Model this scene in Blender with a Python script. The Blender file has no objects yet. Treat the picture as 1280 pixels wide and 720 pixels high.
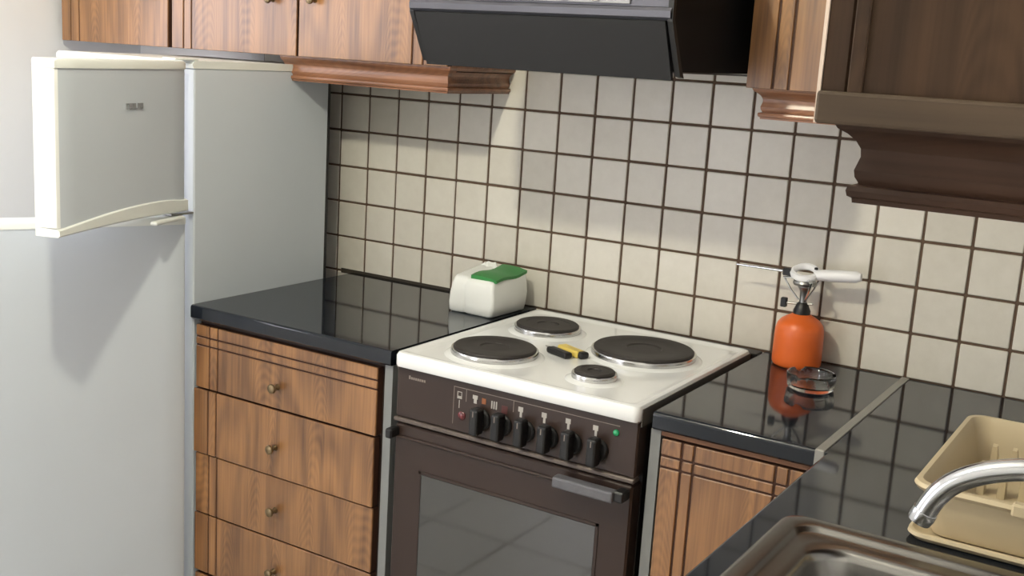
import bpy, bmesh, math, random
from mathutils import Matrix, Vector
random.seed(7)
S = bpy.context.scene
COL = S.collection

# ------------------------------------------------------------------ camera
cam = bpy.data.cameras.new('camera')
co = bpy.data.objects.new('camera', cam)
COL.objects.link(co)
F_PX = 1426.17
cam.sensor_width = 36.0
cam.lens = F_PX * 36.0 / 1280.0
cam.clip_start = 0.02
RX = Vector((0.84588, 0.530005, 0.059851))
RY = Vector((0.155822, -0.138241, -0.978064))
RZ = Vector((-0.510104, 0.836651, -0.199521))
m = Matrix((RX, -RY, -RZ)).transposed().to_4x4()
m.translation = Vector((2.110616, -2.487038, 1.531864))
co.matrix_world = m
S.camera = co

# ------------------------------------------------------------------ view, world, light
S.view_settings.view_transform = 'Standard'
S.view_settings.look = 'None'
S.view_settings.gamma = 1.0
S.view_settings.use_curve_mapping = False
S.view_settings.exposure = -0.7
WORLD_STRENGTH = 9.2
BULB_STRENGTH = 1600.0
BULB = Vector((0.87, -1.72, 2.30))
w = bpy.data.worlds.new('daylight')
S.world = w
w.use_nodes = True
bg = w.node_tree.nodes['Background']
bg.inputs[0].default_value = (0.95, 0.93, 1.0, 1)
bg.inputs[1].default_value = WORLD_STRENGTH

# room extents
XL, XR, YB, YF, ZC = -0.84, 2.22, 0.0, -3.5, 2.55
WY0, WY1, WZ0, WZ1 = -2.1, -0.62, 1.0, 2.1      # window opening in the left wall
DX0_, DX1_, DZ1_ = -.72, .16, 2.1              # glazed door opening in the front wall
pl = bpy.data.lights.new('window_portal', 'AREA')
pl.shape = 'RECTANGLE'
pl.size = WZ1 - WZ0
pl.size_y = WY1 - WY0
pl.cycles.is_portal = True
po = bpy.data.objects.new('window_portal', pl)
COL.objects.link(po)
po.location = (XL - 0.1, (WY0 + WY1) / 2, (WZ0 + WZ1) / 2)
po.rotation_euler = (0, -math.pi / 2, 0)
pl = bpy.data.lights.new('door_portal', 'AREA')
pl.shape = 'RECTANGLE'
pl.size = DX1_ - DX0_
pl.size_y = DZ1_
pl.cycles.is_portal = True
po = bpy.data.objects.new('door_portal', pl)
COL.objects.link(po)
po.location = ((DX0_ + DX1_) / 2, YF - 0.1, DZ1_ / 2)
po.rotation_euler = (math.pi / 2, 0, 0)

# ------------------------------------------------------------------ materials
MATS = {}


def srgb(c):
    return tuple(((x / 255) / 12.92 if x / 255 <= 0.04045 else ((x / 255 + 0.055) / 1.055) ** 2.4) for x in c)


def new_mat(name):
    mt = bpy.data.materials.new(name)
    mt.use_nodes = True
    MATS[name] = mt
    nt = mt.node_tree
    return mt, nt, nt.nodes['Principled BSDF']


def plain(name, rgb, rough=0.5, metal=0.0, var=0.06, scale=12.0, bump=0.0, ior=None, spec=None, coat=0.0):
    """base colour broken up by a little noise"""
    mt, nt, b = new_mat(name)
    c = srgb(rgb)
    tc = nt.nodes.new('ShaderNodeTexCoord')
    nz = nt.nodes.new('ShaderNodeTexNoise')
    nz.inputs['Scale'].default_value = scale
    nz.inputs['Detail'].default_value = 4
    nt.links.new(tc.outputs['Object'], nz.inputs['Vector'])
    rp = nt.nodes.new('ShaderNodeValToRGB')
    rp.color_ramp.elements[0].position = 0.3
    rp.color_ramp.elements[1].position = 0.7
    rp.color_ramp.elements[0].color = tuple(x * (1 - var) for x in c) + (1,)
    rp.color_ramp.elements[1].color = tuple(min(1, x * (1 + var)) for x in c) + (1,)
    nt.links.new(nz.outputs['Fac'], rp.inputs['Fac'])
    nt.links.new(rp.outputs['Color'], b.inputs['Base Color'])
    b.inputs['Roughness'].default_value = rough
    b.inputs['Metallic'].default_value = metal
    if ior:
        b.inputs['IOR'].default_value = ior
    if spec is not None:
        b.inputs['Specular IOR Level'].default_value = spec
    if coat:
        b.inputs['Coat Weight'].default_value = coat
        b.inputs['Coat Roughness'].default_value = 0.1
    if bump:
        bp = nt.nodes.new('ShaderNodeBump')
        bp.inputs['Strength'].default_value = bump
        bp.inputs['Distance'].default_value = 0.002
        nt.links.new(nz.outputs['Fac'], bp.inputs['Height'])
        nt.links.new(bp.outputs['Normal'], b.inputs['Normal'])
    return mt


def wood(name, dark, light, axis='Z', rough=0.42, spec=0.5, coat=0.0):
    mt, nt, b = new_mat(name)
    N, L = nt.nodes, nt.links
    tc = N.new('ShaderNodeTexCoord')
    oi = N.new('ShaderNodeObjectInfo')
    mul = N.new('ShaderNodeMath'); mul.operation = 'MULTIPLY'; mul.inputs[1].default_value = 7.3
    L.new(oi.outputs['Random'], mul.inputs[0])
    add = N.new('ShaderNodeVectorMath'); add.operation = 'ADD'
    L.new(tc.outputs['Object'], add.inputs[0]); L.new(mul.outputs[0], add.inputs[1])
    # broad cathedral figure
    mp = N.new('ShaderNodeMapping')
    st = {'Z': (1, 1, 0.16), 'X': (0.16, 1, 1), 'Y': (1, 0.16, 1)}[axis]
    mp.inputs['Scale'].default_value = st
    L.new(add.outputs[0], mp.inputs['Vector'])
    n1 = N.new('ShaderNodeTexNoise')
    n1.inputs['Scale'].default_value = 6.5; n1.inputs['Detail'].default_value = 2.0
    n1.inputs['Roughness'].default_value = 0.4
    L.new(mp.outputs[0], n1.inputs['Vector'])
    rings = N.new('ShaderNodeMath'); rings.operation = 'MULTIPLY'; rings.inputs[1].default_value = 52.0
    L.new(n1.outputs['Fac'], rings.inputs[0])
    sn = N.new('ShaderNodeMath'); sn.operation = 'SINE'
    L.new(rings.outputs[0], sn.inputs[0])
    mr = N.new('ShaderNodeMapRange')
    mr.inputs['From Min'].default_value = -1; mr.inputs['From Max'].default_value = 1
    L.new(sn.outputs[0], mr.inputs['Value'])
    # book-matched arches of a flat-sawn board
    sx = N.new('ShaderNodeSeparateXYZ'); L.new(add.outputs[0], sx.inputs[0])
    along = {'Z': 'Z', 'X': 'X', 'Y': 'Y'}[axis]
    across = {'Z': 'X', 'X': 'Z', 'Y': 'X'}[axis]

    def M(op, a, b=None, c=None):
        q = N.new('ShaderNodeMath'); q.operation = op
        for i_, v_ in enumerate((a, b, c)):
            if v_ is None: continue
            if isinstance(v_, (int, float)): q.inputs[i_].default_value = v_
            else: L.new(v_, q.inputs[i_])
        return q.outputs[0]
    warp = M('MULTIPLY', n1.outputs['Fac'], 0.22)
    u_ = M('SUBTRACT', M('PINGPONG', M('ADD', sx.outputs[across], warp), 0.17), 0.085)
    u2 = M('MULTIPLY', u_, u_)
    ph = M('MULTIPLY', M('ADD', M('MULTIPLY', u2, 95.0), M('ADD', sx.outputs[along], M('MULTIPLY', n1.outputs['Fac'], 0.22))), 230.0)
    arch = M('MULTIPLY_ADD', M('SINE', ph), 0.5, 0.5)
    msk = N.new('ShaderNodeMapRange'); msk.interpolation_type = 'SMOOTHSTEP'
    msk.inputs['From Min'].default_value = 0.0011; msk.inputs['From Max'].default_value = 0.0002
    L.new(u2, msk.inputs['Value'])
    amt = M('MULTIPLY', M('MULTIPLY', M('SUBTRACT', arch, 0.5), msk.outputs[0]), 0.13)
    # fine pores
    mp2 = N.new('ShaderNodeMapping')
    st2 = {'Z': (1, 1, 0.03), 'X': (0.03, 1, 1), 'Y': (1, 0.03, 1)}[axis]
    mp2.inputs['Scale'].default_value = st2
    L.new(add.outputs[0], mp2.inputs['Vector'])
    n2 = N.new('ShaderNodeTexNoise')
    n2.inputs['Scale'].default_value = 170; n2.inputs['Detail'].default_value = 3
    L.new(mp2.outputs[0], n2.inputs['Vector'])
    n3 = N.new('ShaderNodeTexNoise')
    n3.inputs['Scale'].default_value = 4.0
    L.new(add.outputs[0], n3.inputs['Vector'])
    a1 = N.new('ShaderNodeMath'); a1.operation = 'MULTIPLY'; a1.inputs[1].default_value = 0.22
    L.new(mr.outputs[0], a1.inputs[0])
    a2 = N.new('ShaderNodeMath'); a2.operation = 'MULTIPLY_ADD'; a2.inputs[1].default_value = 0.58
    L.new(n2.outputs['Fac'], a2.inputs[0]); L.new(a1.outputs[0], a2.inputs[2])
    a3 = N.new('ShaderNodeMath'); a3.operation = 'MULTIPLY_ADD'; a3.inputs[1].default_value = 0.34
    L.new(n3.outputs['Fac'], a3.inputs[0]); L.new(a2.outputs[0], a3.inputs[2])
    a3s = M('ADD', a3.outputs[0], amt)
    rp = N.new('ShaderNodeValToRGB')
    rp.color_ramp.elements[0].position = 0.28
    rp.color_ramp.elements[1].position = 0.80
    rp.color_ramp.elements[0].color = srgb(dark) + (1,)
    rp.color_ramp.elements[1].color = srgb(light) + (1,)
    L.new(a3s, rp.inputs['Fac'])
    L.new(rp.outputs['Color'], b.inputs['Base Color'])
    b.inputs['Roughness'].default_value = rough
    b.inputs['Specular IOR Level'].default_value = spec
    if coat:
        b.inputs['Coat Weight'].default_value = coat
        b.inputs['Coat Roughness'].default_value = 0.28
    bp = N.new('ShaderNodeBump'); bp.inputs['Strength'].default_value = 0.08; bp.inputs['Distance'].default_value = 0.001
    L.new(n2.outputs['Fac'], bp.inputs['Height']); L.new(bp.outputs['Normal'], b.inputs['Normal'])
    return mt


def tile_mat(name, a, b_, rough):
    mt, nt, b = new_mat(name)
    N, L = nt.nodes, nt.links
    tc = N.new('ShaderNodeTexCoord'); oi = N.new('ShaderNodeObjectInfo')
    mul = N.new('ShaderNodeMath'); mul.operation = 'MULTIPLY'; mul.inputs[1].default_value = 31.0
    L.new(oi.outputs['Random'], mul.inputs[0])
    add = N.new('ShaderNodeVectorMath'); add.operation = 'ADD'
    L.new(tc.outputs['Object'], add.inputs[0]); L.new(mul.outputs[0], add.inputs[1])
    nz = N.new('ShaderNodeTexNoise'); nz.inputs['Scale'].default_value = 30; nz.inputs['Detail'].default_value = 6
    nz.inputs['Roughness'].default_value = 0.65
    L.new(add.outputs[0], nz.inputs['Vector'])
    mx = N.new('ShaderNodeMath'); mx.operation = 'MULTIPLY_ADD'; mx.inputs[1].default_value = 0.45
    sc = N.new('ShaderNodeMath'); sc.operation = 'MULTIPLY'; sc.inputs[1].default_value = 0.55
    L.new(nz.outputs['Fac'], sc.inputs[0])
    L.new(oi.outputs['Random'], mx.inputs[0]); L.new(sc.outputs[0], mx.inputs[2])
    rp = N.new('ShaderNodeValToRGB')
    rp.color_ramp.elements[0].position = 0.15; rp.color_ramp.elements[1].position = 0.85
    rp.color_ramp.elements[0].color = srgb(a) + (1,); rp.color_ramp.elements[1].color = srgb(b_) + (1,)
    L.new(mx.outputs[0], rp.inputs['Fac']); L.new(rp.outputs['Color'], b.inputs['Base Color'])
    b.inputs['Roughness'].default_value = rough
    bp = N.new('ShaderNodeBump'); bp.inputs['Strength'].default_value = 0.12; bp.inputs['Distance'].default_value = 0.001
    L.new(nz.outputs['Fac'], bp.inputs['Height']); L.new(bp.outputs['Normal'], b.inputs['Normal'])
    return mt


def glass(name, rgb=(255, 255, 255), rough=0.0, ior=1.5):
    mt, nt, b = new_mat(name)
    b.inputs['Base Color'].default_value = srgb(rgb) + (1,)
    b.inputs['Roughness'].default_value = rough
    b.inputs['IOR'].default_value = ior
    b.inputs['Transmission Weight'].default_value = 1.0
    return mt


def pane_mat(name):
    mt, nt, b = new_mat(name)
    N, L = nt.nodes, nt.links
    tr = N.new('ShaderNodeBsdfTransparent'); gl = N.new('ShaderNodeBsdfGlossy'); gl.inputs['Roughness'].default_value = 0.02
    mx = N.new('ShaderNodeMixShader'); mx.inputs[0].default_value = 0.06
    L.new(tr.outputs[0], mx.inputs[1]); L.new(gl.outputs[0], mx.inputs[2])
    L.new(mx.outputs[0], N['Material Output'].inputs['Surface'])
    return mt


def emit(name, rgb, strength):
    mt, nt, b = new_mat(name)
    b.inputs['Base Color'].default_value = srgb(rgb) + (1,)
    b.inputs['Emission Color'].default_value = srgb(rgb) + (1,)
    b.inputs['Emission Strength'].default_value = strength
    return mt


plain('wall_paint', (240, 240, 240), 0.85, var=0.02, scale=3)
plain('ceiling_paint', (238, 238, 238), 0.9, var=0.02, scale=3)
plain('grout', (92, 74, 60), 0.9, var=0.15, scale=40)
plain('floor_grout', (120, 115, 108), 0.9)
tile_mat('wall_tile', (203, 198, 186), (225, 221, 211), 0.32)
tile_mat('floor_tile', (176, 176, 172), (200, 200, 196), 0.35)
wood('oak_upright', (88, 56, 31), (158, 112, 67), 'Z', 0.36, coat=0.7)
wood('oak_across', (100, 64, 42), (154, 106, 76), 'X', 0.36, coat=0.4)
wood('oak_depth', (96, 62, 40), (150, 106, 74), 'Y', 0.4)
wood('dark_wood_upright', (44, 30, 19), (72, 52, 35), 'Z', 0.6, spec=0.25)  # darker brown than the oak, for the end cabinet
wood('dark_wood_across', (42, 27, 18), (66, 45, 33), 'X', 0.6, spec=0.25)
wood('dark_wood_rail', (62, 51, 40), (82, 68, 54), 'X', 0.6, spec=0.25)
plain('groove_dark', (62, 34, 18), 0.7)
plain('carcass_dark', (44, 28, 22), 0.6)
plain('carcass_brown', (120, 82, 56), 0.6)
plain('grey_melamine', (124, 126, 125), 0.5, var=0.03)
plain('black_counter', (24, 29, 37), 0.06, var=0.06, scale=90, ior=1.5)
plain('aluminium', (150, 148, 142), 0.45, 0.3, var=0.04, scale=60)
plain('steel', (150, 148, 144), 0.27, 1.0, var=0.05, scale=14)
plain('chrome', (205, 207, 210), 0.16, 1.0, var=0.02)
plain('dull_steel', (150, 150, 148), 0.35, 1.0)
plain('fridge_white', (197, 204, 211), 0.34, var=0.015, scale=4)
plain('fridge_trim', (224, 227, 222), 0.4, var=0.02)
plain('fridge_edge_lit', (240, 242, 240), 0.4, var=0.01)  # near-white: window light on the doors' free edges painted in
plain('fridge_inside', (232, 236, 240), 0.4, var=0.02)
plain('fridge_print', (140, 141, 144), 0.5)
plain('black_plastic', (20, 20, 21), 0.42)
plain('hood_black', (22, 22, 24), 0.6, var=0.05)
plain('hood_side', (20, 20, 21), 0.75, spec=0.2)
plain('hood_band', (84, 84, 92), 0.35, 0.3)
plain('hood_panel', (140, 140, 143), 0.4, 0.3, var=0.03, scale=20)
plain('enamel', (238, 240, 240), 0.16, var=0.01, coat=0.4)
plain('stove_brown', (52, 40, 35), 0.34, var=0.05, spec=0.35)
plain('stove_trim', (98, 88, 82), 0.35, 0.3)
plain('flank_shade_grey', (92, 88, 84), 0.5)  # grey that stands in for shade on the hob's sides
plain('stove_side', (30, 27, 26), 0.45)
plain('knob_black', (25, 25, 26), 0.42, spec=0.4)
plain('iron', (50, 46, 44), 0.6, 0.2, var=0.12, scale=50, bump=0.2)
plain('oven_glass', (40, 40, 38), 0.06, ior=1.95)
plain('handle_grey', (92, 92, 97), 0.4, var=0.1, scale=80)
plain('print_white', (172, 168, 162), 0.6)
plain('print_line', (128, 118, 110), 0.6)
plain('print_orange', (140, 84, 48), 0.6)
plain('print_red', (80, 38, 36), 0.6)
plain('lamp_red', (86, 22, 28), 0.25, coat=0.5)
plain('lamp_green', (30, 150, 96), 0.25, coat=0.5)
plain('brass_knob', (120, 104, 78), 0.34, 0.8, var=0.15, scale=60)
plain('wrap_white', (236, 238, 234), 0.45, var=0.02, bump=0.15)
plain('wrap_green', (44, 126, 58), 0.45, var=0.08)
plain('cartridge_orange', (222, 104, 42), 0.38, var=0.03)
plain('cartridge_blue', (24, 34, 60), 0.4)
plain('plastic_white', (238, 238, 240), 0.35)
plain('rack_cream', (198, 182, 150), 0.42, var=0.02)
plain('knife_yellow', (222, 196, 96), 0.4)
plain('sealant', (52, 44, 34), 0.7)
glass('clear_glass', (250, 252, 252))
pane_mat('window_glass')
plain('frame_white', (238, 238, 236), 0.45)
plain('lit_edge_strip', (226, 206, 188), 0.5)  # light on the cabinet door's front edge, put into a pale colour
plain('ring_steel', (200, 200, 198), 0.2, 1.0)
emit('bulb_glow', (255, 249, 224), BULB_STRENGTH)


# ------------------------------------------------------------------ geometry helpers
def merge(bm, tmp, mi=0):
    for f in tmp.faces:
        f.material_index = mi
    me = bpy.data.meshes.new('tmp')
    tmp.to_mesh(me)
    tmp.free()
    bm.from_mesh(me)
    bpy.data.meshes.remove(me)


def box(bm, x0, x1, y0, y1, z0, z1, bev=0.0, mi=0, seg=1):
    if x0 > x1: x0, x1 = x1, x0
    if y0 > y1: y0, y1 = y1, y0
    if z0 > z1: z0, z1 = z1, z0
    t = bmesh.new()
    bmesh.ops.create_cube(t, size=1.0)
    for v in t.verts:
        v.co = Vector(((x0 + x1) / 2 + v.co.x * (x1 - x0), (y0 + y1) / 2 + v.co.y * (y1 - y0), (z0 + z1) / 2 + v.co.z * (z1 - z0)))
    if bev:
        bmesh.ops.bevel(t, geom=t.edges[:], offset=bev, segments=seg, affect='EDGES', profile=0.5)
    merge(bm, t, mi)
    return bm


def B(*a, **k):
    bm = bmesh.new()
    return box(bm, *a, **k)


def loft(bm, loops, mi=0, cap0=True, cap1=True, closed=False):
    """bridge equal-length vertex loops"""
    rows = [[bm.verts.new(p) for p in lp] for lp in loops]
    n = len(rows[0])
    pairs = list(zip(rows[:-1], rows[1:]))
    if closed:
        pairs.append((rows[-1], rows[0]))
    for a, b in pairs:
        for i in range(n):
            j = (i + 1) % n
            f = bm.faces.new((a[i], a[j], b[j], b[i])); f.material_index = mi
    if not closed:
        if cap0:
            f = bm.faces.new(list(reversed(rows[0]))); f.material_index = mi
        if cap1:
            f = bm.faces.new(rows[-1]); f.material_index = mi
    return bm


def lathe(bm, prof, cx, cy, cz, seg=32, mi=0, cap=True):
    loops = [[(cx + r * math.cos(2 * math.pi * k / seg), cy + r * math.sin(2 * math.pi * k / seg), cz + z) for k in range(seg)] for r, z in prof]
    return loft(bm, loops, mi, cap, cap)


def tube(bm, pts, rad, seg=10, mi=0):
    pts = [Vector(p) for p in pts]
    if not hasattr(rad, '__len__'):
        rad = [rad] * len(pts)
    loops = []
    up = None
    for i, p in enumerate(pts):
        t = (pts[min(i + 1, len(pts) - 1)] - pts[max(i - 1, 0)]).normalized()
        if up is None:
            up = Vector((0, 0, 1)) if abs(t.z) < 0.9 else Vector((1, 0, 0))
        u = (up - t * up.dot(t)).normalized()
        up = u
        v = t.cross(u)
        loops.append([p + (u * math.cos(2 * math.pi * k / seg) + v * math.sin(2 * math.pi * k / seg)) * rad[i] for k in range(seg)])
    return loft(bm, loops, mi)


def spline(pts, vals, n=4):
    """Catmull-Rom points (and radii) through a path"""
    P = [Vector(p) for p in pts]; out, rv = [], []
    for i in range(len(P) - 1):
        a, b, c, d = P[max(i - 1, 0)], P[i], P[i + 1], P[min(i + 2, len(P) - 1)]
        for k in range(n):
            u = k / n
            out.append(0.5 * ((2 * b) + (c - a) * u + (2 * a - 5 * b + 4 * c - d) * u * u + (3 * b - a - 3 * c + d) * u ** 3))
            rv.append(vals[i] + (vals[i + 1] - vals[i]) * u)
    return out + [P[-1]], rv + [vals[-1]]


def prism_x(bm, prof, x0, x1, mi=0):
    """(y,z) outline run along x"""
    return loft(bm, [[(x0, y, z) for y, z in prof], [(x1, y, z) for y, z in prof]], mi)


def rrect(cx, cy, hx, hy, r, z, n=5):
    out = []
    for sx, sy, a0 in ((1, 1, 0), (-1, 1, 90), (-1, -1, 180), (1, -1, 270)):
        for k in range(n + 1):
            a = math.radians(a0 + 90 * k / n)
            out.append((cx + sx * (hx - r) + r * math.cos(a), cy + sy * (hy - r) + r * math.sin(a), z))
    return out


def obj(name, bm, mats, parent=None, smooth=False, label=None, raw=False):
    bmesh.ops.recalc_face_normals(bm, faces=bm.faces[:])
    me = bpy.data.meshes.new(name)
    if parent is not None and not raw:
        off = Vector(parent['_base'])
        for v in bm.verts:
            v.co -= off
    bm.to_mesh(me)
    bm.free()
    for mt in (mats if isinstance(mats, (list, tuple)) else [mats]):
        me.materials.append(MATS[mt])
    if smooth:
        for p in me.polygons:
            p.use_smooth = True
        try:
            me.set_sharp_from_angle(angle=math.radians(smooth if smooth is not True else 40))
        except Exception:
            pass
    o = bpy.data.objects.new(name, me)
    COL.objects.link(o)
    if parent is not None:
        o.parent = parent
        o['_base'] = parent['_base']
    else:
        o['_base'] = (0.0, 0.0, 0.0)
    if label:
        o['label'] = label
    return o


def tag(o, label, cat, group=None):
    o['label'] = label
    o['category'] = cat
    if group:
        o['group'] = group
    return o


def thing(name, label, cat, loc, group=None):
    o = bpy.data.objects.new(name, None)
    o.empty_display_size = 0.05
    COL.objects.link(o)
    o.location = loc
    o['_base'] = tuple(float(v) for v in loc)
    return tag(o, label, cat, group)


def struct(name, bm, mats, **k):
    o = obj(name, bm, mats, **k)
    o['kind'] = 'structure'
    return o


# ------------------------------------------------------------------ room shell
struct('floor', B(XL - .1, XR + .1, YF - .1, .12, -.12, -.006), 'floor_grout')
FLOOR = bpy.data.objects['floor']
ft = B(0.003, 0.297, 0.003, 0.297, -0.008, 0.0, bev=0.0015)
fm = bpy.data.meshes.new('floor_tile')
ft.to_mesh(fm); ft.free(); fm.materials.append(MATS['floor_tile'])
for ix in range(11):
    for iy in range(12):
        x, y = XL + 0.3 * ix, YF + 0.3 * iy
        if x + .3 > XR + .3 or y + .3 > .25:
            continue
        o = bpy.data.objects.new('floor_tile', fm)
        COL.objects.link(o)
        o.location = (x, y, 0)
        if x + .3 > XR: o.scale.x = (XR - x) / .3
        if y + .3 > 0: o.scale.y = (-y) / .3
        o.parent = FLOOR
struct('ceiling', B(XL - .1, XR + .1, YF - .1, .12, ZC, ZC + .1), 'ceiling_paint')
struct('wall_right', B(XR, XR + .1, YF - .1, .12, 0, ZC), 'wall_paint')
bm = B(XL - .1, DX0_, YF - .1, YF, 0, ZC)
box(bm, DX1_, XR + .1, YF - .1, YF, 0, ZC)
box(bm, DX0_, DX1_, YF - .1, YF, DZ1_, ZC)
struct('wall_front', bm, 'wall_paint')
bm = B(XL - .1, XL, YF, WY0, 0, ZC)
box(bm, XL - .1, XL, WY1, .12, 0, ZC)
box(bm, XL - .1, XL, WY0, WY1, 0, WZ0)
box(bm, XL - .1, XL, WY0, WY1, WZ1, ZC)
struct('wall_left', bm, 'wall_paint')
WB = struct('wall_back', B(XL - .1, XR + .1, .012, .12, 0, ZC), 'wall_paint')
# tiling: dark grout bed with separate proud tiles
TX0, NTX, TZ0, NTZ, TP = -0.3, 25, 0.7989, 9, 0.1
obj('grout_bed', B(TX0, XR, .0035, .0125, TZ0, TZ0 + NTZ * TP), 'grout', WB)
tb = B(.003, .097, 0.0, .009, .003, .097, bev=.0016)
tm = bpy.data.meshes.new('wall_tile')
tb.to_mesh(tm); tb.free(); tm.materials.append(MATS['wall_tile'])
for i in range(NTX):
    for j in range(NTZ):
        o = bpy.data.objects.new('wall_tile', tm)
        COL.objects.link(o)
        o.location = (TX0 + i * TP + random.uniform(-.0004, .0004), random.uniform(-.0004, .0003), TZ0 + j * TP + random.uniform(-.0004, .0004))
        o.rotation_euler = (random.uniform(-.003, .003), 0, random.uniform(-.003, .003))
        o.parent = WB

# window in the left wall
W1 = bpy.data.objects.new('window_1', None); COL.objects.link(W1)
W1.location = (XL - .05, (WY0 + WY1) / 2, WZ0); W1['kind'] = 'structure'; W1['_base'] = tuple(W1.location)
bm = bmesh.new()
for y0, y1, z0, z1 in ((WY0, WY1, WZ0, WZ0 + .05), (WY0, WY1, WZ1 - .05, WZ1), (WY0, WY0 + .05, WZ0, WZ1), (WY1 - .05, WY1, WZ0, WZ1),
                       ((WY0 + WY1) / 2 - .035, (WY0 + WY1) / 2 + .035, WZ0, WZ1)):
    box(bm, XL - .075, XL - .025, y0, y1, z0, z1)
obj('window_frame', bm, 'frame_white', W1)
for y0, y1 in ((WY0 + .05, (WY0 + WY1) / 2 - .035), ((WY0 + WY1) / 2 + .035, WY1 - .05)):
    obj('window_pane', B(XL - .052, XL - .048, y0, y1, WZ0 + .05, WZ1 - .05), 'window_glass', W1)

# glazed door in the front wall, behind the camera
D1 = bpy.data.objects.new('door_1', None); COL.objects.link(D1)
D1.location = ((DX0_ + DX1_) / 2, YF - .05, 0); D1['kind'] = 'structure'; D1['_base'] = tuple(D1.location)
bm = bmesh.new()
for x0, x1, z0, z1 in ((DX0_, DX1_, 0, .12), (DX0_, DX1_, DZ1_ - .08, DZ1_), (DX0_, DX0_ + .08, 0, DZ1_), (DX1_ - .08, DX1_, 0, DZ1_)):
    box(bm, x0, x1, YF - .075, YF - .025, z0, z1)
obj('door_frame', bm, 'frame_white', D1)
obj('door_pane', B(DX0_ + .08, DX1_ - .08, YF - .052, YF - .048, .12, DZ1_ - .08), 'window_glass', D1)
bm = bmesh.new(); tube(bm, [(DX1_ - .04, YF - .03, 1.02), (DX1_ - .04, YF + .025, 1.02), (DX1_ - .15, YF + .03, 1.02)], .008, 10)
obj('door_handle', bm, 'dull_steel', D1, True)

# ------------------------------------------------------------------ ceiling lamp
t = thing('pendant_lamp', 'bare glowing bulb hanging on a cord from the ceiling', 'lamp', (BULB.x, BULB.y, ZC))
bm = bmesh.new(); lathe(bm, [(.05, 0), (.05, -.012), (.03, -.03), (.006, -.034)], BULB.x, BULB.y, ZC, 24)
obj('ceiling_rose', bm, 'frame_white', t, True)
bm = bmesh.new(); tube(bm, [(BULB.x, BULB.y, ZC - .03), (BULB.x, BULB.y, BULB.z + .1)], .004, 8)
obj('cord', bm, 'frame_white', t, True)
bm = bmesh.new(); lathe(bm, [(.010, .115), (.019, .105), (.021, .052)], BULB.x, BULB.y, BULB.z, 20)
obj('lamp_holder', bm, 'frame_white', t, True)
bm = bmesh.new()
lathe(bm, [(.004, -.036), (.018, -.032), (.028, -.023), (.034, -.010), (.036, .003), (.034, .018), (.028, .036), (.020, .054)], BULB.x, BULB.y, BULB.z, 24)
obj('bulb', bm, 'bulb_glow', t, True)


# ------------------------------------------------------------------ cabinet helpers
def grooved(x0, x1, z0, z1, yf, th, gx=(), gz=(), gw=.005, bev=.003):
    """door facing -y: dark core with proud wooden fields, grooves at gx / gz left open"""
    bm = B(x0, x1 - .0003, yf + .0028, yf + th, z0 + .0005, z1 - .0005, mi=1)
    xs = [x0] + [v for g in sorted(gx) for v in (g - gw / 2, g + gw / 2)] + [x1]
    zs = [z0] + [v for g in sorted(gz) for v in (g - gw / 2, g + gw / 2)] + [z1]
    for a in range(0, len(xs), 2):
        for b in range(0, len(zs), 2):
            box(bm, xs[a], xs[a + 1], yf, yf + .0055, zs[b], zs[b + 1], bev=min(bev, .0012) if (gx or gz) else bev)
    return bm


def knob(parent, x, y, z, ax=(0, -1, 0), label=None):
    """turned knob that stands out from a face at (x,y,z) along ax"""
    bm = bmesh.new()
    lathe(bm, [(.0075, -.002), (.0075, .002), (.0045, .006), (.0045, .011), (.0095, .015), (.0115, .019), (.0105, .023), (.006, .0255)], 0, 0, 0, 20)
    q = Vector((0, 0, 1)).rotation_difference(Vector(ax)).to_matrix()
    for v in bm.verts:
        v.co = q @ v.co + Vector((x, y, z))
    return obj('knob', bm, 'brass_knob', parent, True)


VPROF = [(.0, .063), (.0, .0585), (.003, .054), (.009, .0505), (.014, .046), (.0175, .040), (.018, .034), (.0165, .029), (.015, .024), (.0158, .019),
         (.018, .0155), (.0185, .0135), (.0125, .0125), (.0115, .009), (.0125, .005), (.0155, .0035), (.016, .0)]


def valance(pts, z0, inner=.034):
    """cornice strip: outer profile swept along a mitred polyline of (point, outward normal sums)"""
    prof = VPROF + [(inner, 0.0), (inner, .063)]
    loops = []
    for (x, y), (ox, oy) in pts:
        loops.append([(x - ox * o, y - oy * o, z0 + z) for o, z in prof])
    bm = bmesh.new()
    loft(bm, loops)
    return bm


CB = 1.497      # underside of the wall cabinets
VB = 1.437      # underside of the cornice
CT = 2.16       # top of the wall cabinets
YD = -.297      # wall cabinet door face

# ------------------------------------------------------------------ wall cabinets, left run
t = thing('wall_cabinet', 'oak wall cabinet with a single grooved door above the fridge, against the pale wall', 'cabinet', (-.585, -.15, CB), 'oak wall cabinets')
obj('body', B(-.811, -.362, -.276, .003, CB, CT), 'oak_depth', t)
d = obj('door', grooved(-.811, -.3665, CB, CT - .002, YD, .021, gx=(-.772, -.735)), ['oak_upright', 'groove_dark'], t)
knob(d, -.437, YD, 1.632)

t = thing('wall_cabinet', 'oak wall cabinet with two grooved doors and a cornice, beside the black cooker hood', 'cabinet', (.10, -.15, CB), 'oak wall cabinets')
obj('body', B(-.354, .560, -.276, .003, CB, CT), 'oak_depth', t)
d = obj('door', grooved(-.3500, .0985, CB, CT - .002, YD, .021, gx=(-.305, -.275)), ['oak_upright', 'groove_dark'], t)
knob(d, .018, YD, 1.634)
d = obj('door', grooved(.1065, .563, CB, CT - .002, YD, .021, gx=(.462, .494)), ['oak_upright', 'groove_dark'], t)
knob(d, .158, YD, 1.636)
obj('cornice', valance([((.036, -.287), (0, -1)), ((.566, -.287), (1, -1)), ((.566, 0.0), (1, 0))], VB - .002), 'oak_across', t, 25)
obj('cornice_shelf', B(.036, .56, -.25, -.001, CB - .012, CB), 'carcass_dark', t)

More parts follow.
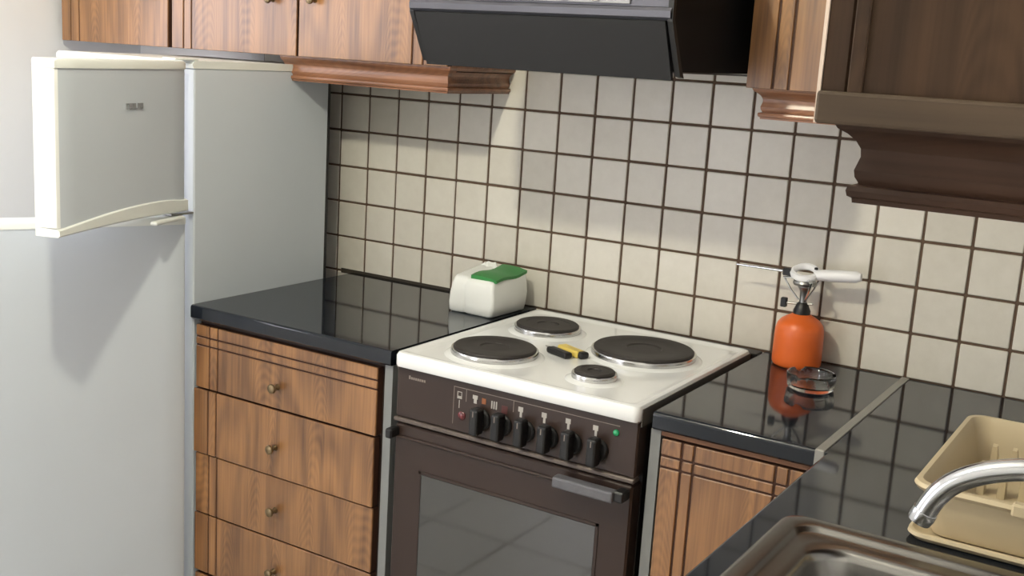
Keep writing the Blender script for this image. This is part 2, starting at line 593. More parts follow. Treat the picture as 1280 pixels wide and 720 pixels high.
# ------------------------------------------------------------------ wall cabinets, right run
t = thing('wall_cabinet', 'narrow oak wall cabinet in the corner, between cooker hood and dark cabinet', 'cabinet', (1.55, -.15, CB), 'oak wall cabinets')
obj('body', B(1.292, 2.21, -.276, .003, CB, CT), 'oak_depth', t)
obj('door', grooved(1.288, 1.81, CB, CT - .002, YD, .021, gx=(1.342, 1.374)), ['oak_upright', 'groove_dark'], t)
obj('cornice', valance([((1.298, 0.0), (-1, 0)), ((1.298, -.287), (-1, -1)), ((1.86, -.287), (0, -1))], VB), 'oak_across', t, 25)

EY = -1.655     # free end of the right-hand run
EX = 1.853
t = thing('wall_cabinet', 'dark brown wall cabinet with raised bottom rail and wavy cornice above the sink', 'cabinet', (2.03, -.97, CB), 'oak wall cabinets')
obj('body', B(EX + .022, 2.213, EY + .006, -.300, CB, CT), 'dark_wood_upright', t)
obj('end_panel', B(EX + .022, 2.213, EY + .002, EY + .008, CB, CT), 'dark_wood_upright', t)
for k in range(3):
    y0 = EY + .002 + k * .449
    d = obj('door', B(EX, EX + .021, y0, y0 + .446, CB, CT - .002, bev=.0025), 'dark_wood_upright', t)
    if k == 0:
        obj('lit_edge_strip', B(EX - .001, EX + .0016, y0 - .0015, y0 + .003, CB, CT - .002), 'lit_edge_strip', d, label='pale strip painted as the lit front edge of the door')
    knob(d, EX, y0 + (.40 if k % 2 else .05), 1.63, (-1, 0, 0))
obj('stile', B(EX + .0215, EX + .032, EY - .002, EY + .004, CB, CT, bev=.001), 'dark_wood_upright', t)
obj('bottom_rail', B(EX + .001, 2.213, EY - .006, EY + .003, CB, CB + .0235, bev=.0025, seg=2), 'dark_wood_rail', t)
obj('cornice', valance([((EX + .013, -.32), (-1, 0)), ((EX + .013, EY + .003), (-1, -1)), ((2.213, EY + .003), (0, -1))], VB + .003), 'dark_wood_across', t, 25)

# ------------------------------------------------------------------ cooker hood
HX0, HX1 = .684, 1.252
t = thing('cooker_hood', 'black cooker hood with sloping front flap and silver control strip, over the stove', 'cooker hood', ((HX0 + HX1) / 2, -.3, 1.51))
prof = [(0.0, 1.525), (-.535, 1.52), (-.552, 1.545), (-.590, 1.612), (-.592, 1.72), (-.30, 1.86), (0.0, 1.86)]
bm = bmesh.new(); prism_x(bm, prof, HX0, HX1)
obj('body', bm, 'hood_side', t)
bm = bmesh.new()
prism_x(bm, [(-.545, 1.504), (-.553, 1.504), (-.602, 1.606), (-.594, 1.610), (-.560, 1.545)], HX0 + .010, HX1 - .010)
obj('front_flap', bm, 'hood_black', t)
bm = bmesh.new()
prism_x(bm, [(-.588, 1.606), (-.598, 1.608), (-.605, 1.613), (-.606, 1.624), (-.601, 1.630), (-.588, 1.630)], HX0 - .002, HX1 + .001)
obj('front_band', bm, 'hood_band', t, 30)
bm = bmesh.new()
prism_x(bm, [(-.588, 1.630), (-.600, 1.631), (-.602, 1.72), (-.588, 1.72)], HX0, HX1)
fp = obj('front_panel', bm, 'hood_band', t)
obj('control_strip', B(.84, 1.172, -.6045, -.600, 1.634, 1.70, bev=.001), 'hood_panel', fp)
for k in range(4):
    obj('slider', B(.90 + k * .065, .915 + k * .065, -.609, -.604, 1.637, 1.652, bev=.001), 'print_white', fp)
for s, x in (('side_edge', HX0), ('side_edge', HX1)):
    a, b = (x - .004, x + .006) if x == HX0 else (x - .006, x + .004)
    bm = bmesh.new()
    prism_x(bm, [(-.530, 1.509), (-.548, 1.512), (-.600, 1.606), (-.604, 1.72), (-.590, 1.72), (-.590, 1.61), (-.545, 1.53)], a, b)
    obj(s, bm, 'hood_black', t)
obj('grease_filter', B(HX0 + .05, HX1 - .05, -.50, -.05, 1.517, 1.521), 'dull_steel', t)


# ------------------------------------------------------------------ base cabinets
CZ, CU = .900, .866
FY = -.602
DX0, DX1 = .078, .634
t = thing('drawer_unit', 'oak base unit with four grooved drawers and small brass knobs, between fridge and stove', 'cabinet', (.37, -.3, 0))
bm = B(.072, .652, -.580, -.02, .10, CU)
box(bm, .072, .652, -.53, -.03, 0, .10)
obj('body', bm, 'carcass_dark', t)
obj('side_panel', B(.652, .673, -.598, -.02, 0, CU - .001), 'grey_melamine', t, label='pale grey melamine side panel')
zs = [.853, .694, .529, .372, .215]
zk = [.750, .604, .448, .292]
for k in range(4):
    a, b = zs[k + 1] + .004, zs[k]
    gz = (.8245, .8035) if k == 0 else ()
    # the second front sits a little proud of the others
    yf = FY - (.004 if k == 1 else 0)
    d = obj('drawer', grooved(DX0 - (.003 if k in (1, 3) else 0), DX1, a, b, yf, .021, gx=(.1225, .1500), gz=gz, gw=.0045), ['oak_upright', 'groove_dark'], t)
    knob(d, .345, yf, zk[k])
obj('drawer', grooved(DX0, DX1, .115, .211, FY, .021, gx=(.1225, .1500), gw=.0045), ['oak_upright', 'groove_dark'], t)

t = thing('base_cabinet', 'narrow oak base cabinet with crossed grooves in the door, between stove and sink counter', 'cabinet', (1.45, -.3, 0))
bm = B(1.303, 1.60, -.580, -.02, .10, CU)
box(bm, 1.303, 1.60, -.53, -.03, 0, .10)
obj('body', bm, 'carcass_dark', t)
obj('side_panel', B(1.283, 1.303, -.598, -.02, 0, CU - .001), 'grey_melamine', t, label='pale grey melamine side panel')
obj('top_rail', B(1.303, 1.60, -.596, -.575, .855, CU - .001), 'carcass_brown', t)
obj('door', grooved(1.308, 1.612, .115, .851, FY, .021, gx=(1.3495, 1.3735, 1.528, 1.552), gz=(.8185, .7965), gw=.0045), ['oak_upright', 'groove_dark'], t)

t = thing('sink_cabinet', 'base cabinet carrying the sink under the long black counter', 'cabinet', (1.92, -1.0, 0))
bm = bmesh.new()
for q in ((1.64, 2.21, -1.775, -1.755), (1.64, 2.21, -.64, -.62), (2.195, 2.21, -1.755, -.02)):
    box(bm, q[0], q[1], q[2], q[3], .10, CU)
box(bm, 1.64, 2.21, -1.775, -.62, .10, .12)
obj('body', bm, 'carcass_dark', t)
obj('plinth', B(1.69, 1.71, -1.775, -.62, 0, .10), 'carcass_dark', t)
for k in range(2):
    d = obj('door', B(1.618, 1.64, -1.773 + k * .566, -1.211 + k * .566, .115, .851, bev=.003), 'oak_upright', t)
    knob(d, 1.618, -1.25 + k * .09, .78, (-1, 0, 0))


def counter_edge(bm, x0, x1, y0, y1, z0, z1, r=.007):
    """slab whose front (-y) edge is rolled"""
    n = 14
    prof = [(y1, z0), (y1, z1)]
    prof += [(y0 + r - r * math.sin(math.pi / 2 * k / n), z1 - r + r * math.cos(math.pi / 2 * k / n)) for k in range(n + 1)]
    prof += [(y0, z0 + .004), (y0 + .004, z0)]
    prism_x(bm, prof, x0, x1)
    return bm


bm = counter_edge(bmesh.new(), .066, .674, -.609, -.004, CU, CZ)
c = tag(obj('worktop', bm, 'black_counter'), 'glossy black worktop over the drawers between fridge and stove', 'worktop', 'black worktops')
obj('back_seal', B(.02, .54, -.0035, -.0005, CZ - .006, CZ + .007), 'sealant', c)
bm = counter_edge(bmesh.new(), 1.288, 1.5955, -.607, -.004, CU, CZ)
tag(obj('worktop', bm, 'black_counter'), 'short glossy black worktop holding the gas burner and ashtray', 'worktop', 'black worktops')
# aluminium joint strip
bm = B(1.595, 1.6115, -.611, -.003, CZ - .002, CZ + .0025, bev=.001)
box(bm, 1.595, 1.6115, -.613, -.6085, CU + .002, CZ + .002, bev=.001)
tag(obj('joint_strip', bm, 'aluminium'), 'aluminium joint strip between the two black worktops', 'strip')
# sink worktop with its cut-out
SX0, SX1, SY0, SY1 = 1.651, 2.085, -1.62, -.920
HX0_, HX1_, HY0_, HY1_ = SX0 + .03, SX1 - .03, SY0 + .03, SY1 - .03
bm = bmesh.new()
xe = 1.612
n = 14; r = .007
box(bm, xe, 2.219, -.612, -.004, CU, CZ)
for y0, y1, xa, xb in ((HY1_, -.612, xe, 2.219), (-1.79, HY0_, xe, 2.219), (HY0_, HY1_, xe, HX0_), (HY0_, HY1_, HX1_, 2.219)):
    if xa == xe:
        prof = [(xb, CU), (xb, CZ)] + [(xe + r - r * math.sin(math.pi / 2 * k / n), CZ - r + r * math.cos(math.pi / 2 * k / n)) for k in range(n + 1)] + [(xe, CU + .004), (xe + .004, CU)]
        loft(bm, [[(x, y0, z) for x, z in prof], [(x, y1, z) for x, z in prof]])
    else:
        box(bm, xa, xb, y0, y1, CU, CZ)
tag(obj('worktop', bm, 'black_counter'), 'long glossy black worktop around the steel sink', 'worktop', 'black worktops')

# ------------------------------------------------------------------ sink
scx, scy, shx, shy = (SX0 + SX1) / 2, (SY0 + SY1) / 2, (SX1 - SX0) / 2, (SY1 - SY0) / 2
t = thing('kitchen_sink', 'stainless steel sink set into the black worktop under the tap', 'sink', (scx, scy, CZ))
loops = []
for ins, z, rr in ((0, .9005, .035), (.002, .9035, .034), (.008, .9045, .03), (.024, .9038, .03), (.029, .9015, .03), (.032, .8975, .03), (.037, .8958, .032),
                   (.050, .8950, .040), (.060, .8935, .05), (.065, .8895, .052), (.068, .880, .053), (.072, .82, .055), (.082, .765, .055), (.11, .752, .05)):
    loops.append(rrect(scx, scy, shx - ins, shy - ins, rr, z, 8))
bm = bmesh.new()
loft(bm, loops, cap0=False, cap1=True)
sk = obj('basin', bm, 'steel', t, 60)
bm = bmesh.new(); lathe(bm, [(.040, .753), (.040, .7555), (.030, .756), (.026, .7535)], scx, scy - .05, 0, 28)
obj('drain', bm, 'dull_steel', t, True)

# ------------------------------------------------------------------ tap
TY = -1.15
t = thing('tap', 'chrome tap with a curved spout reaching over the sink', 'tap', (2.14, TY, CZ))
bm = bmesh.new(); lathe(bm, [(.030, 0), (.030, .006), (.023, .010), (.021, .06), (.024, .075), (.018, .09), (.012, .096)], 2.14, TY, CZ, 28)
obj('body', bm, 'chrome', t, True)
bm = bmesh.new()
path = [(2.14, TY, .985), (2.128, TY, 1.03), (2.10, TY, 1.075), (2.06, TY, 1.104), (2.02, TY, 1.116), (1.985, TY, 1.116), (1.955, TY, 1.108), (1.928, TY, 1.096), (1.905, TY, 1.080), (1.889, TY, 1.060), (1.878, TY, 1.036)]
tube(bm, *spline(path, [.0135, .0135, .0135, .0135, .0132, .013, .013, .013, .0132, .0135, .0135]), 24)
sp = obj('spout', bm, 'chrome', t, True)
bm = bmesh.new(); tube(bm, [(1.8795, TY, 1.040), (1.8765, TY, 1.033), (1.8735, TY, 1.026)], [.0148, .0152, .0140], 18)
obj('aerator', bm, 'chrome', sp, True)
bm = bmesh.new(); tube(bm, [(2.14, TY, .99), (2.15, TY - .03, 1.01), (2.155, TY - .075, 1.03)], [.012, .008, .006], 12)
obj('lever', bm, 'chrome', t, True)


# ------------------------------------------------------------------ stove
VX0, VX1, VY0, VY1, VZ = .700, 1.270, -.620, -.045, .910
t = thing('stove', 'brown electric stove with white enamel hob and glass oven door', 'stove', ((VX0 + VX1) / 2, -.33, 0))
bm = B(VX0 + .002, VX1 - .002, VY0 + .035, VY1, .06, .876)
for x in (VX0 + .03, VX1 - .07):
    for y in (VY0 + .06, VY1 - .08):
        box(bm, x, x + .04, y, y + .04, 0, .06)
obj('body', bm, 'stove_side', t)
hx, hy, hcx, hcy = (VX1 - VX0) / 2, (VY1 - VY0 + .012) / 2, (VX0 + VX1) / 2, (VY0 - .012 + VY1) / 2
loops = []
for ins, z, rr in ((.002, .878, .012), (0, .882, .014), (0, .902, .014), (.003, .908, .014), (.008, .910, .014), (.016, .9085, .014), (.022, .9055, .016), (.030, .9045, .016)):
    loops.append(rrect(hcx, hcy, hx - ins, hy - ins, rr, z, 5))
bm = bmesh.new(); loft(bm, loops)
obj('hob_top', bm, 'enamel', t, 35)
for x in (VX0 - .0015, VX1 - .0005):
    obj('flank_shade', B(x, x + .002, VY0 + .004, VY1 - .008, .868, .9025), 'flank_shade_grey', t)  # added strip: the shaded hob flank painted dark grey
obj('rear_rail', B(VX0, VX1 + .012, VY1 + .001, -.004, .84, .9005, bev=.002), 'stove_side', t)
for cx, cy, rr in ((.861, -.492, .090), (.836, -.226, .0745), (1.104, -.268, .111), (1.110, -.508, .0425)):
    bm = bmesh.new()
    lathe(bm, [(rr + .0175, .0), (rr + .012, .003), (rr + .004, .0045), (rr + .002, .0045)], cx, cy, .9045, 48)
    hp_ = obj('hotplate_seat', bm, 'enamel', t, True)
    bm = bmesh.new()
    lathe(bm, [(rr + .0035, .002), (rr + .0045, .012), (rr + .003, .0155), (rr - .001, .0160), (rr - .002, .010)], cx, cy, .9045, 48, cap=False)
    hp = obj('hotplate_ring', bm, 'ring_steel', t, True)
    bm = bmesh.new()
    k = rr / .09
    lathe(bm, [(rr - .001, .004), (rr - .001, .0185), (rr - .004, .021), (rr * .70, .0205), (rr * .69, .0200), (rr * .40, .0200), (rr * .36, .0200), (rr * .33, .0175), (.003, .0175)], cx, cy, .9045, 48)
    obj('hotplate', bm, 'iron', t, 30)
# fascia
PY = -.621
cp = obj('control_panel', B(VX0 + .002, VX1 - .002, PY, VY0 + .04, .766, .877, bev=.003), 'stove_brown', t)
obj('panel_trim', B(VX0 + .002, VX1 - .002, PY - .004, PY + .02, .8755, .8800, bev=.001), 'stove_trim', t)
obj('panel_trim', B(VX0 + .001, VX1 - .001, PY - .006, PY + .02, .757, .766, bev=.002), 'stove_trim', t)


def flat(name, x0, x1, z0, z1, mat, par=None, y=PY):
    return obj(name, B(x0, x1, y - .0006, y + .001, z0, z1), mat, par or cp)


# printed outline and pictograms
bm = bmesh.new()
for x0, x1, z0, z1 in ((.849, .8502, .782, .862), (.849, 1.229, .861, .8622), (.8795, .8807, .835, .862), (.993, .9942, .838, .862)):
    box(bm, x0, x1, PY - .0006, PY + .001, z0, z1)
obj('printed_line', bm, 'print_line', cp)
bm = bmesh.new()
for x0, x1, z0, z1 in ((.858, .8595, .839, .853), (.868, .8695, .839, .853), (.858, .8695, .8515, .853), (.858, .8695, .838, .8435), (.8627, .8645, .818, .835)):
    box(bm, x0, x1, PY - .0006, PY + .001, z0, z1)
obj('printed_sign', bm, 'print_white', cp)
bm = bmesh.new()
box(bm, .896, .908, PY - .0006, PY + .001, .845, .853); box(bm, .899, .906, PY - .0006, PY + .001, .836, .845)
obj('printed_sign', bm, 'print_white', cp)
flat('printed_sign', .9185, .928, .839, .851, 'print_orange')
bm = bmesh.new()
for k in range(3):
    box(bm, .941 + k * .0055, .9438 + k * .0055, PY - .0006, PY + .001, .834, .850)
obj('printed_sign', bm, 'print_white', cp)
flat('printed_sign', .966, .980, .830, .846, 'print_red')
for x in (1.010, 1.064, 1.118, 1.178):
    bm = bmesh.new()
    box(bm, x - .005, x + .006, PY - .0006, PY + .001, .842, .852)
    box(bm, x - .001, x + .004, PY - .0006, PY + .001, .831, .842)
    obj('printed_sign', bm, 'print_white', cp)
# small maker's lettering, too blurred to read: a row of short pale strokes
bm = bmesh.new()
for k in range(8):
    box(bm, .7335 + k * .0055, .7375 + k * .0055, PY - .0006, PY + .001, .8535, .8585 if k else .861)
obj('printed_lettering', bm, 'print_line', cp)
for x, z, mt, rr in ((.8715, .803, 'lamp_red', .0095), (1.2225, .8475, 'lamp_green', .0065)):
    bm = bmesh.new()
    lathe(bm, [(rr, -.001), (rr, .002), (rr * .7, .0045), (rr * .2, .0055)], 0, 0, 0, 20)
    for v in bm.verts:
        v.co = Vector((x + v.co.x, PY - v.co.z, z + v.co.y))
    obj('indicator_light', bm, mt, cp, True)
for k, x in enumerate((.9195, .9705, .9760 + .0480, 1.0775, 1.130, 1.1870)):
    bm = bmesh.new()
    lathe(bm, [(.0225, -.001), (.0225, .004), (.0195, .0075), (.003, .0075)], 0, 0, 0, 28)
    for v in bm.verts:
        v.co = Vector((x + v.co.x, PY - v.co.z, .806 + v.co.y))
    kb = obj('knob', bm, 'knob_black', cp, 35)
    obj('grip', B(x - .0105, x + .0105, PY - .033, PY - .006, .778, .834, bev=.005, seg=2), 'knob_black', kb)
    obj('pointer', B(x - .001, x + .001, PY - .0334, PY - .0328, .818, .830), 'print_line', kb)
# oven door
dr = obj('oven_door', B(VX0 + .004, VX1 - .004, PY - .002, VY0 + .038, .235, .752, bev=.004), 'stove_brown', t)
obj('oven_window', B(.778, 1.196, PY - .0034, PY + .004, .335, .653, bev=.001), 'oven_glass', dr)
bm = bmesh.new()
for q in ((.772, .778, .329, .659), (1.196, 1.202, .329, .659)):
    box(bm, q[0], q[1], PY - .004, PY + .002, q[2], q[3])
for q in ((.329, .335), (.653, .659)):
    box(bm, .772, 1.202, PY - .004, PY + .002, q[0], q[1])
obj('window_gasket', bm, 'stove_brown', dr)
obj('door_ridge', B(.712, 1.100, PY - .008, PY + .002, .7215, .7275, bev=.002), 'stove_brown', dr)
for x0, x1 in ((.699, .716), (1.240, 1.262)):
    obj('handle_bracket', B(x0, x1, PY - .032, PY, .724, .745, bev=.003), 'black_plastic', dr)
obj('handle', B(1.112, 1.243, PY - .040, PY - .014, .722, .744, bev=.004, seg=2), 'handle_grey', dr, label='scuffed grey handle stub')
obj('warming_drawer', B(VX0 + .004, VX1 - .004, PY - .002, VY0 + .038, .075, .228, bev=.004), 'stove_brown', t)

# knife on the hob
KX, KY, KZ = .972, -.380, .9065
t = thing('pocket_knife', 'small yellow and black folding cutter lying between the hotplates', 'knife', (KX, KY, KZ))


def bar(x0, y0, x1, y1, wd, z0, z1, bev=.002):
    """rounded bar between two points on the ground plane"""
    L = math.hypot(x1 - x0, y1 - y0)
    bm = B(0, L, -wd / 2, wd / 2, z0, z1, bev=bev, seg=2)
    a = math.atan2(y1 - y0, x1 - x0)
    for v in bm.verts:
        v.co = Vector((x0 + v.co.x * math.cos(a) - v.co.y * math.sin(a), y0 + v.co.x * math.sin(a) + v.co.y * math.cos(a), v.co.z))
    return bm


obj('grip', bar(.9325, -.382, .9955, -.408, .022, .9048, .9185, .005), 'black_plastic', t)
obj('handle', bar(.945, -.352, 1.012, -.382, .026, .9046, .9200, .005), 'knife_yellow', t)
obj('end_cap', bar(1.004, -.376, 1.022, -.384, .024, .9047, .9195, .005), 'black_plastic', t)
bm = bmesh.new()
loft(bm, [[(.905, -.352, z), (.945, -.352, z), (.953, -.372, z), (.935, -.378, z)] for z in (.9075, .9092)])
obj('blade', bm, 'dull_steel', t)


# ------------------------------------------------------------------ fridge
GX0, GX1, GY0, GY1, GZ = -.425, .064, -.598, -.128, 1.458
t = thing('refrigerator', 'white fridge freezer with both doors standing open', 'refrigerator', ((GX0 + GX1) / 2, (GY0 + GY1) / 2, 0))
w_ = .042
bm = B(GX0, GX0 + w_, GY0, GY1, .05, GZ)
box(bm, GX1 - w_, GX1, GY0, GY1, .05, GZ, bev=.003)
for z0, z1 in ((.05, .10), (1.095, 1.140), (GZ - .04, GZ)):
    box(bm, GX0 + w_, GX1 - w_, GY0, GY1, z0, z1)
box(bm, GX0 + w_, GX1 - w_, GY1 - .05, GY1, .10, GZ - .04)
for x in (GX0 + .03, GX1 - .07):
    for y in (GY0 + .03, GY1 - .07):
        box(bm, x, x + .04, y, y + .04, 0, .05)
obj('body', bm, 'fridge_white', t)
bm = bmesh.new()
prism_x(bm, [(GY0 - .004, GZ), (GY0 - .006, GZ + .010), (GY0 + .002, GZ + .0175), (GY1, GZ + .0175), (GY1, GZ)], GX0 - .002, GX1 + .001)
obj('top_panel', bm, 'fridge_trim', t, 30)
obj('back_grille', B(GX0 + .03, GX1 - .002, GY1, GY1 + .010, .15, 1.44), 'black_plastic', t)
for z in (.35, .60, .85, 1.29):
    obj('shelf', B(GX0 + w_, GX1 - w_, GY0 + .06, GY1 - .05, z, z + .008), 'fridge_inside', t)

def fridge_door(name, z0, z1, theta, W, pin, trim_bottom):
    """built closed around the hinge pin, then swung open by theta"""
    d0 = .050
    bm = bmesh.new()
    # gently bowed outer skin, rounded free and hinge edges
    sec = [(0, 0), (.0, -d0 + .010), (-.003, -d0 + .003), (-.010, -d0)]
    for k in range(1, 8):
        s = k / 8
        sec.append((-W * s, -d0 - .004 * math.sin(math.pi * s)))
    sec += [(-W + .010, -d0), (-W + .003, -d0 + .003), (-W, -d0 + .010), (-W, 0)]
    loft(bm, [[(x, y, z0 + .018) for x, y in sec], [(x, y, z1 - .018) for x, y in sec]])
    base = t['_base']
    bm.normal_update()
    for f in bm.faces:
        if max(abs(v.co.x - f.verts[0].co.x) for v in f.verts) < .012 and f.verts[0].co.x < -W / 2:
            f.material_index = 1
    o = obj(name, bm, ['fridge_white', 'fridge_edge_lit'], t, 40, raw=True)
    o.location = (pin[0] - base[0], pin[1] - base[1], 0)
    o.rotation_euler = (0, 0, theta)
    o['_base'] = (0.0, 0.0, 0.0)
    sec2 = [(x * 1.0 + (.001 if x > -.02 else (-.001 if x < -W + .02 else 0)), y - (.002 if y < -.02 else 0)) for x, y in sec]
    bm = bmesh.new()
    loft(bm, [[(x, y, z1 - .018) for x, y in sec2], [(x, y, z1 - .004) for x, y in sec2], [(x * .985 - .004, y * .93 - .001, z1) for x, y in sec2]])
    obj('top_trim', bm, 'fridge_trim', o, 40)
    bm = bmesh.new()
    if trim_bottom == 'handle':
        # bottom strip that swells into a grip towards the hinge side
        cols = []
        for k in range(17):
            s = k / 16
            x = -W * s
            zt = z0 + .016 + .017 * math.sin(math.pi * min(1, (1 - s) / .95)) ** .7 * (1 - s) ** .3 + .014 * (1 - s)
            zb = z0 - .0 + .006 * math.sin(math.pi * s)
            yb = -d0 - .004 * math.sin(math.pi * s)
            cols.append([(x, 0.0, zb), (x, 0.0, z0 + .018), (x, yb + .002, zt), (x, yb - .005, zt - .003), (x, yb - .006, zb + .004), (x, yb - .001, zb)])
        loft(bm, cols)
    else:
        loft(bm, [[(x, y, z0) for x, y in sec2], [(x, y, z0 + .018) for x, y in sec2]])
    obj('bottom_trim', bm, 'fridge_trim', o, 40)
    obj('liner', B(-W + .02, -.02, -.004, .012, z0 + .02, z1 - .02, bev=.006), 'fridge_inside', o, raw=False)
    obj('gasket', B(-W + .012, -.012, -.002, .006, z0 + .012, z1 - .012), 'fridge_white', o)
    return o


fz = fridge_door('freezer_door', 1.128, 1.474, math.radians(106.5), .468, (.020, -.640), 'handle')
bm = bmesh.new()
for k in range(6):
    x0 = -.243 + k * .0105
    box(bm, x0, x0 + .0035, -.0562, -.0535, 1.372, 1.384)
    box(bm, x0, x0 + .0085, -.0562, -.0535, 1.3815 if k % 2 == 0 else 1.372, 1.384 if k % 2 == 0 else 1.3745)
    if k % 3 != 0:
        box(bm, x0 + .0055, x0 + .0085, -.0562, -.0535, 1.372, 1.384)
obj('maker_badge', bm, 'fridge_print', fz)
fd = fridge_door('fridge_door', .075, 1.117, math.radians(65), .475, (.034, -.614), 'plain')
# hinge between the doors
bm = B(.030, .066, -.668, -.600, 1.119, 1.124, bev=.001)
obj('middle_hinge', bm, 'dull_steel', t)
bm = B(-.150, -.030, -.068, -.050, 1.113, 1.122, bev=.004, seg=2)
hg = obj('hinge_cover', bm, 'fridge_trim', fz)
obj('top_hinge', B(.020, .064, -.655, -.585, GZ + .0175, GZ + .0225, bev=.001), 'fridge_trim', t)

# ------------------------------------------------------------------ napkin pack
t = thing('napkin_pack', 'white wrapped pack of paper napkins with a green top, on the worktop by the stove', 'napkin pack', (.60, -.12, CZ))
# two soft blocks side by side inside the wrapper, a deep crease between them
def soft_block(cx, cy, hx, hy, z1, lean, turn, r0=.009):
    loops = []
    H = z1 - CZ
    for u, ins, dx in ((0, .006, 0), (.04, .001, 0), (.25, .000, .2), (.5, -.0015, .5), (.75, -.001, .8), (.92, .002, 1), (.98, .006, 1), (1.0, .013, 1)):
        lp = rrect(0, 0, hx - ins, hy - ins, r0, 0, 4)
        c_, s_ = math.cos(turn), math.sin(turn)
        wob = .0025 * math.sin(u * 6.0 + cx * 40)
        loops.append([(cx + lean * dx + wob + x * c_ - y * s_, cy + x * s_ + y * c_, CZ + .0008 + u * H + .004 * (y / hy) * (u > .9)) for x, y, _ in lp])
    bm = bmesh.new()
    loft(bm, loops)
    return bm


obj('wrapper', soft_block(.5520, -.126, .0255, .0740, .997, .008, .10), 'wrap_white', t, 60)
obj('wrapper', soft_block(.6220, -.124, .0435, .0770, .994, .004, -.03), 'wrap_white', t, 60)
bm = bmesh.new()
cols = []
for k in range(9):
    s = k / 8
    y = -.192 + .142 * s
    z = .9990 + .003 * math.sin(s * 7) + .007 * s
    cols.append([(.592, y, z), (.615, y, z + .001), (.645, y, z - .001), (.6665, y, z - .005), (.6665, y, z - .012), (.592, y, z - .010)])
loft(bm, cols)
obj('green_label', bm, 'wrap_green', t, 60)
bm = bmesh.new()
loops = []
for k in range(13):
    q_ = k / 12
    yy = -.066 + .006 * math.sin(k * 1.1)
    zz = 1.001 + .012 * math.sin(math.pi * q_) + .002 * math.sin(k * 1.7)
    loops.append([(.538 + .062 * q_, yy - .006, .990), (.538 + .062 * q_, yy - .002, zz), (.538 + .062 * q_, yy + .003, zz - .002), (.538 + .062 * q_, yy + .012, .990)])
loft(bm, loops)
obj('torn_wrap', bm, 'wrap_white', t)

# ------------------------------------------------------------------ camping burner
BX, BY = 1.381, -.068
t = thing('camping_burner', 'orange gas cartridge with a small camping burner on top, by the tiled wall', 'camping burner', (BX, BY, CZ))
bm = bmesh.new()
lathe(bm, [(.046, .0), (.0505, .002), (.0530, .007), (.0535, .015), (.0530, .068), (.0522, .082), (.0490, .093), (.0420, .102), (.0315, .109), (.022, .114), (.016, .118)], BX, BY, CZ, 40)
obj('cartridge', bm, 'cartridge_orange', t, True)
bm = bmesh.new(); lathe(bm, [(.0185, .115), (.0185, .124), (.015, .132), (.0125, .139), (.009, .142)], BX, BY, CZ, 24)
obj('valve_collar', bm, 'black_plastic', t, True)
bm = bmesh.new(); lathe(bm, [(.0085, .138), (.0078, .150), (.0085, .166), (.0125, .173), (.0145, .176), (.0135, .180)], BX, BY, CZ, 24)
obj('burner_stem', bm, 'dull_steel', t, True)
bm = bmesh.new(); lathe(bm, [(.012, .177), (.024, .180), (.026, .185), (.024, .190), (.010, .191)], BX, BY, CZ, 28)
obj('burner_head', bm, 'dull_steel', t, True)
for k in range(3):
    a = math.radians(185 + 120 * k)
    ca, sa = math.cos(a), math.sin(a)
    bm = bmesh.new()
    tube(bm, [(BX + ca * .010, BY + sa * .010, CZ + .146), (BX + ca * .030, BY + sa * .030, CZ + .168), (BX + ca * .046, BY + sa * .046, CZ + .192), (BX + ca * .020, BY + sa * .020, CZ + .194)], [.0020, .0022, .0036, .0042], 6)
    obj('pan_support', bm, 'chrome', t, True)
bm = bmesh.new(); tube(bm, [(BX - .008, BY, CZ + .137), (BX - .036, BY - .004, CZ + .136)], .0025, 8); tube(bm, [(BX + .008, BY, CZ + .139), (BX + .022, BY, CZ + .141)], .0022, 8)
rg = obj('valve_rod', bm, 'dull_steel', t, True)
obj('valve_knob', B(BX - .047, BX - .034, BY - .010, BY + .002, CZ + .126, CZ + .147, bev=.0015), 'black_plastic', t)

# gas lighter resting on the burner
LZ = CZ + .1975
t = thing('gas_lighter', 'white gas lighter with a long metal nozzle lying across the camping burner', 'lighter', (BX, BY, LZ))
bm = bmesh.new(); tube(bm, [(1.222, BY, LZ + .006), (1.334, BY, LZ + .007)], [.0024, .0036], 10)
obj('nozzle', bm, 'chrome', t, True)
bm = B(1.330, 1.351, BY - .006, BY + .006, LZ - .002, LZ + .014, bev=.002)
obj('collar', bm, 'black_plastic', t)
bm = bmesh.new()
loops = []
N = 28
for k in range(N):
    a = 2 * math.pi * k / N
    ca, sa = math.cos(a), math.sin(a)
    cx, cy, cz = 1.379 + .0260 * ca, BY + .0170 * sa, LZ + .010 + .0110 * sa
    loops.append([(cx + .0072 * ca * math.cos(b_), cy + .0062 * sa * math.cos(b_), cz + .0080 * math.sin(b_)) for b_ in [2 * math.pi * q / 8 for q in range(8)]])
loft(bm, loops, closed=True)
obj('trigger_ring', bm, 'plastic_white', t, True)
bm = bmesh.new()
tube(bm, [(1.402, BY, LZ + .008), (1.408, BY, LZ + .009), (1.43, BY, LZ + .011), (1.46, BY, LZ + .014), (1.49, BY, LZ + .017), (1.500, BY, LZ + .018)], [.0085, .0120, .0130, .0130, .0125, .008], 14)
obj('handle', bm, 'plastic_white', t, True)
bm = bmesh.new(); lathe(bm, [(.004, 0), (.004, .004), (.002, .005)], 1.402, BY, LZ + .020, 12)
obj('gas_button', bm, 'black_plastic', t, True)

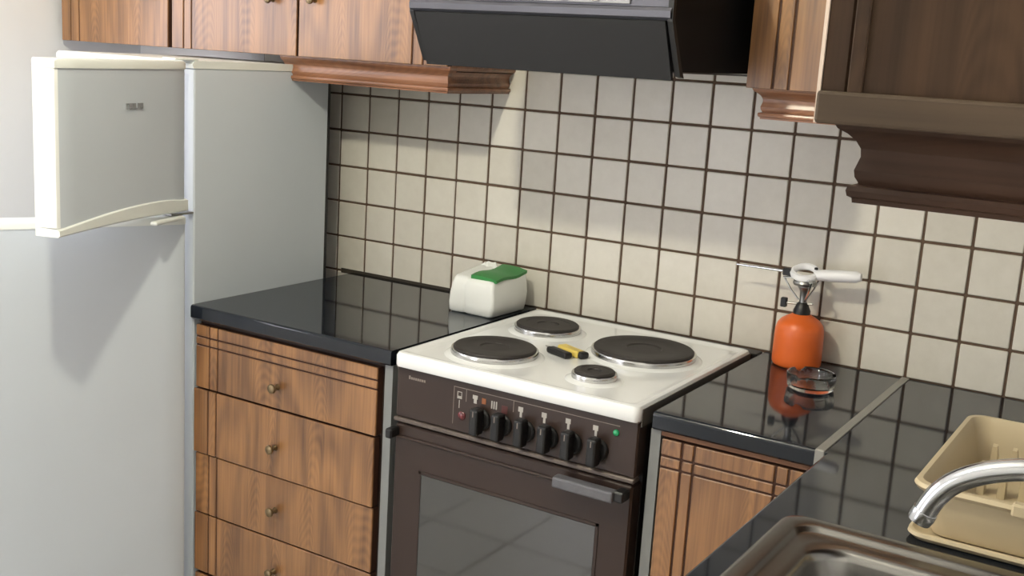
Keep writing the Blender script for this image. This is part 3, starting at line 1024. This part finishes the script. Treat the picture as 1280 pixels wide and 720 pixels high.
# ------------------------------------------------------------------ ashtray
t_r = .050
AX, AY = 1.466, -.232
seg = 72
prof = [(.020, .0), (.044, .0), (.0475, .004), (.0505, .028), (.0500, .0315), (.0475, .033), (.0445, .0315), (.0425, .028), (.0395, .010), (.036, .007), (.010, .006)]
loops = []
for r_, z in prof:
    lp = []
    for k in range(seg):
        a = 2 * math.pi * k / seg
        zz = z
        if z > .024:
            for c in (20, 140, 260):
                dd = abs((math.degrees(a) - c + 180) % 360 - 180)
                if dd < 11:
                    zz = min(z, .0235 + .004 * (dd / 11) ** 2)
        lp.append((AX + r_ * math.cos(a), AY + r_ * math.sin(a), CZ + .0005 + zz))
    loops.append(lp)
bm = bmesh.new(); loft(bm, loops)
tag(obj('ashtray', bm, 'clear_glass', smooth=35), 'round clear glass ashtray with notched rim on the black worktop', 'ashtray')

# ------------------------------------------------------------------ dish rack on its tray
RX0, RX1, RY0, RY1 = 1.812, 2.165, -.902, -.478
rcx, rcy, rhx, rhy = (RX0 + RX1) / 2, (RY0 + RY1) / 2, (RX1 - RX0) / 2, (RY1 - RY0) / 2
bm = bmesh.new()
loops = []
for ins, z, rr in ((.020, .9005, .02), (.006, .9015, .024), (.0, .908, .026), (.001, .9125, .026), (.005, .9135, .024), (.010, .909, .022), (.016, .9045, .02), (.06, .9035, .02)):
    loops.append(rrect(rcx, rcy, rhx - ins, rhy - ins, rr, z, 6))
loft(bm, loops)
tag(obj('drip_tray', bm, 'rack_cream', smooth=50), 'flat cream plastic drip tray under the dish rack beside the sink', 'tray')
t = thing('dish_rack', 'cream plastic dish rack with upright plate prongs standing on its tray', 'dish rack', (rcx, rcy, .905))
bm = bmesh.new()
loops = []
for ins, z, rr in ((.032, .9060, .02), (.028, .9065, .024), (.026, .910, .026), (.010, .972, .03), (.002, .974, .032), (-.001, .979, .034), (.002, .9845, .032), (.009, .985, .03), (.013, .979, .028), (.016, .970, .027), (.030, .916, .024), (.05, .913, .02)):
    loops.append(rrect(rcx, rcy, rhx - ins, rhy - ins, rr, z, 6))
loft(bm, loops)
rb = obj('basket', bm, 'rack_cream', t, 50)
for yy in (-.565, -.665):
    for k in range(9):
        x = 1.872 + k * .030
        bm = bmesh.new()
        loft(bm, [[(x - .0055, yy - .012, .912), (x + .0055, yy - .012, .912), (x + .0055, yy + .012, .912), (x - .0055, yy + .012, .912)],
                  [(x - .005, yy - .010, .945), (x + .005, yy - .010, .945), (x + .005, yy + .008, .945), (x - .005, yy + .008, .945)],
                  [(x - .004, yy - .010, .962), (x + .003, yy - .010, .962), (x + .003, yy - .002, .965), (x - .004, yy - .002, .965)]])
        obj('prong', bm, 'rack_cream', rb)
obj('rim_clip', B(1.944, 1.975, RY0 - .004, RY0 + .014, .9695, .9885, bev=.003), 'rack_cream', rb)

for o in bpy.data.objects:
    if '_base' in o:
        del o['_base']
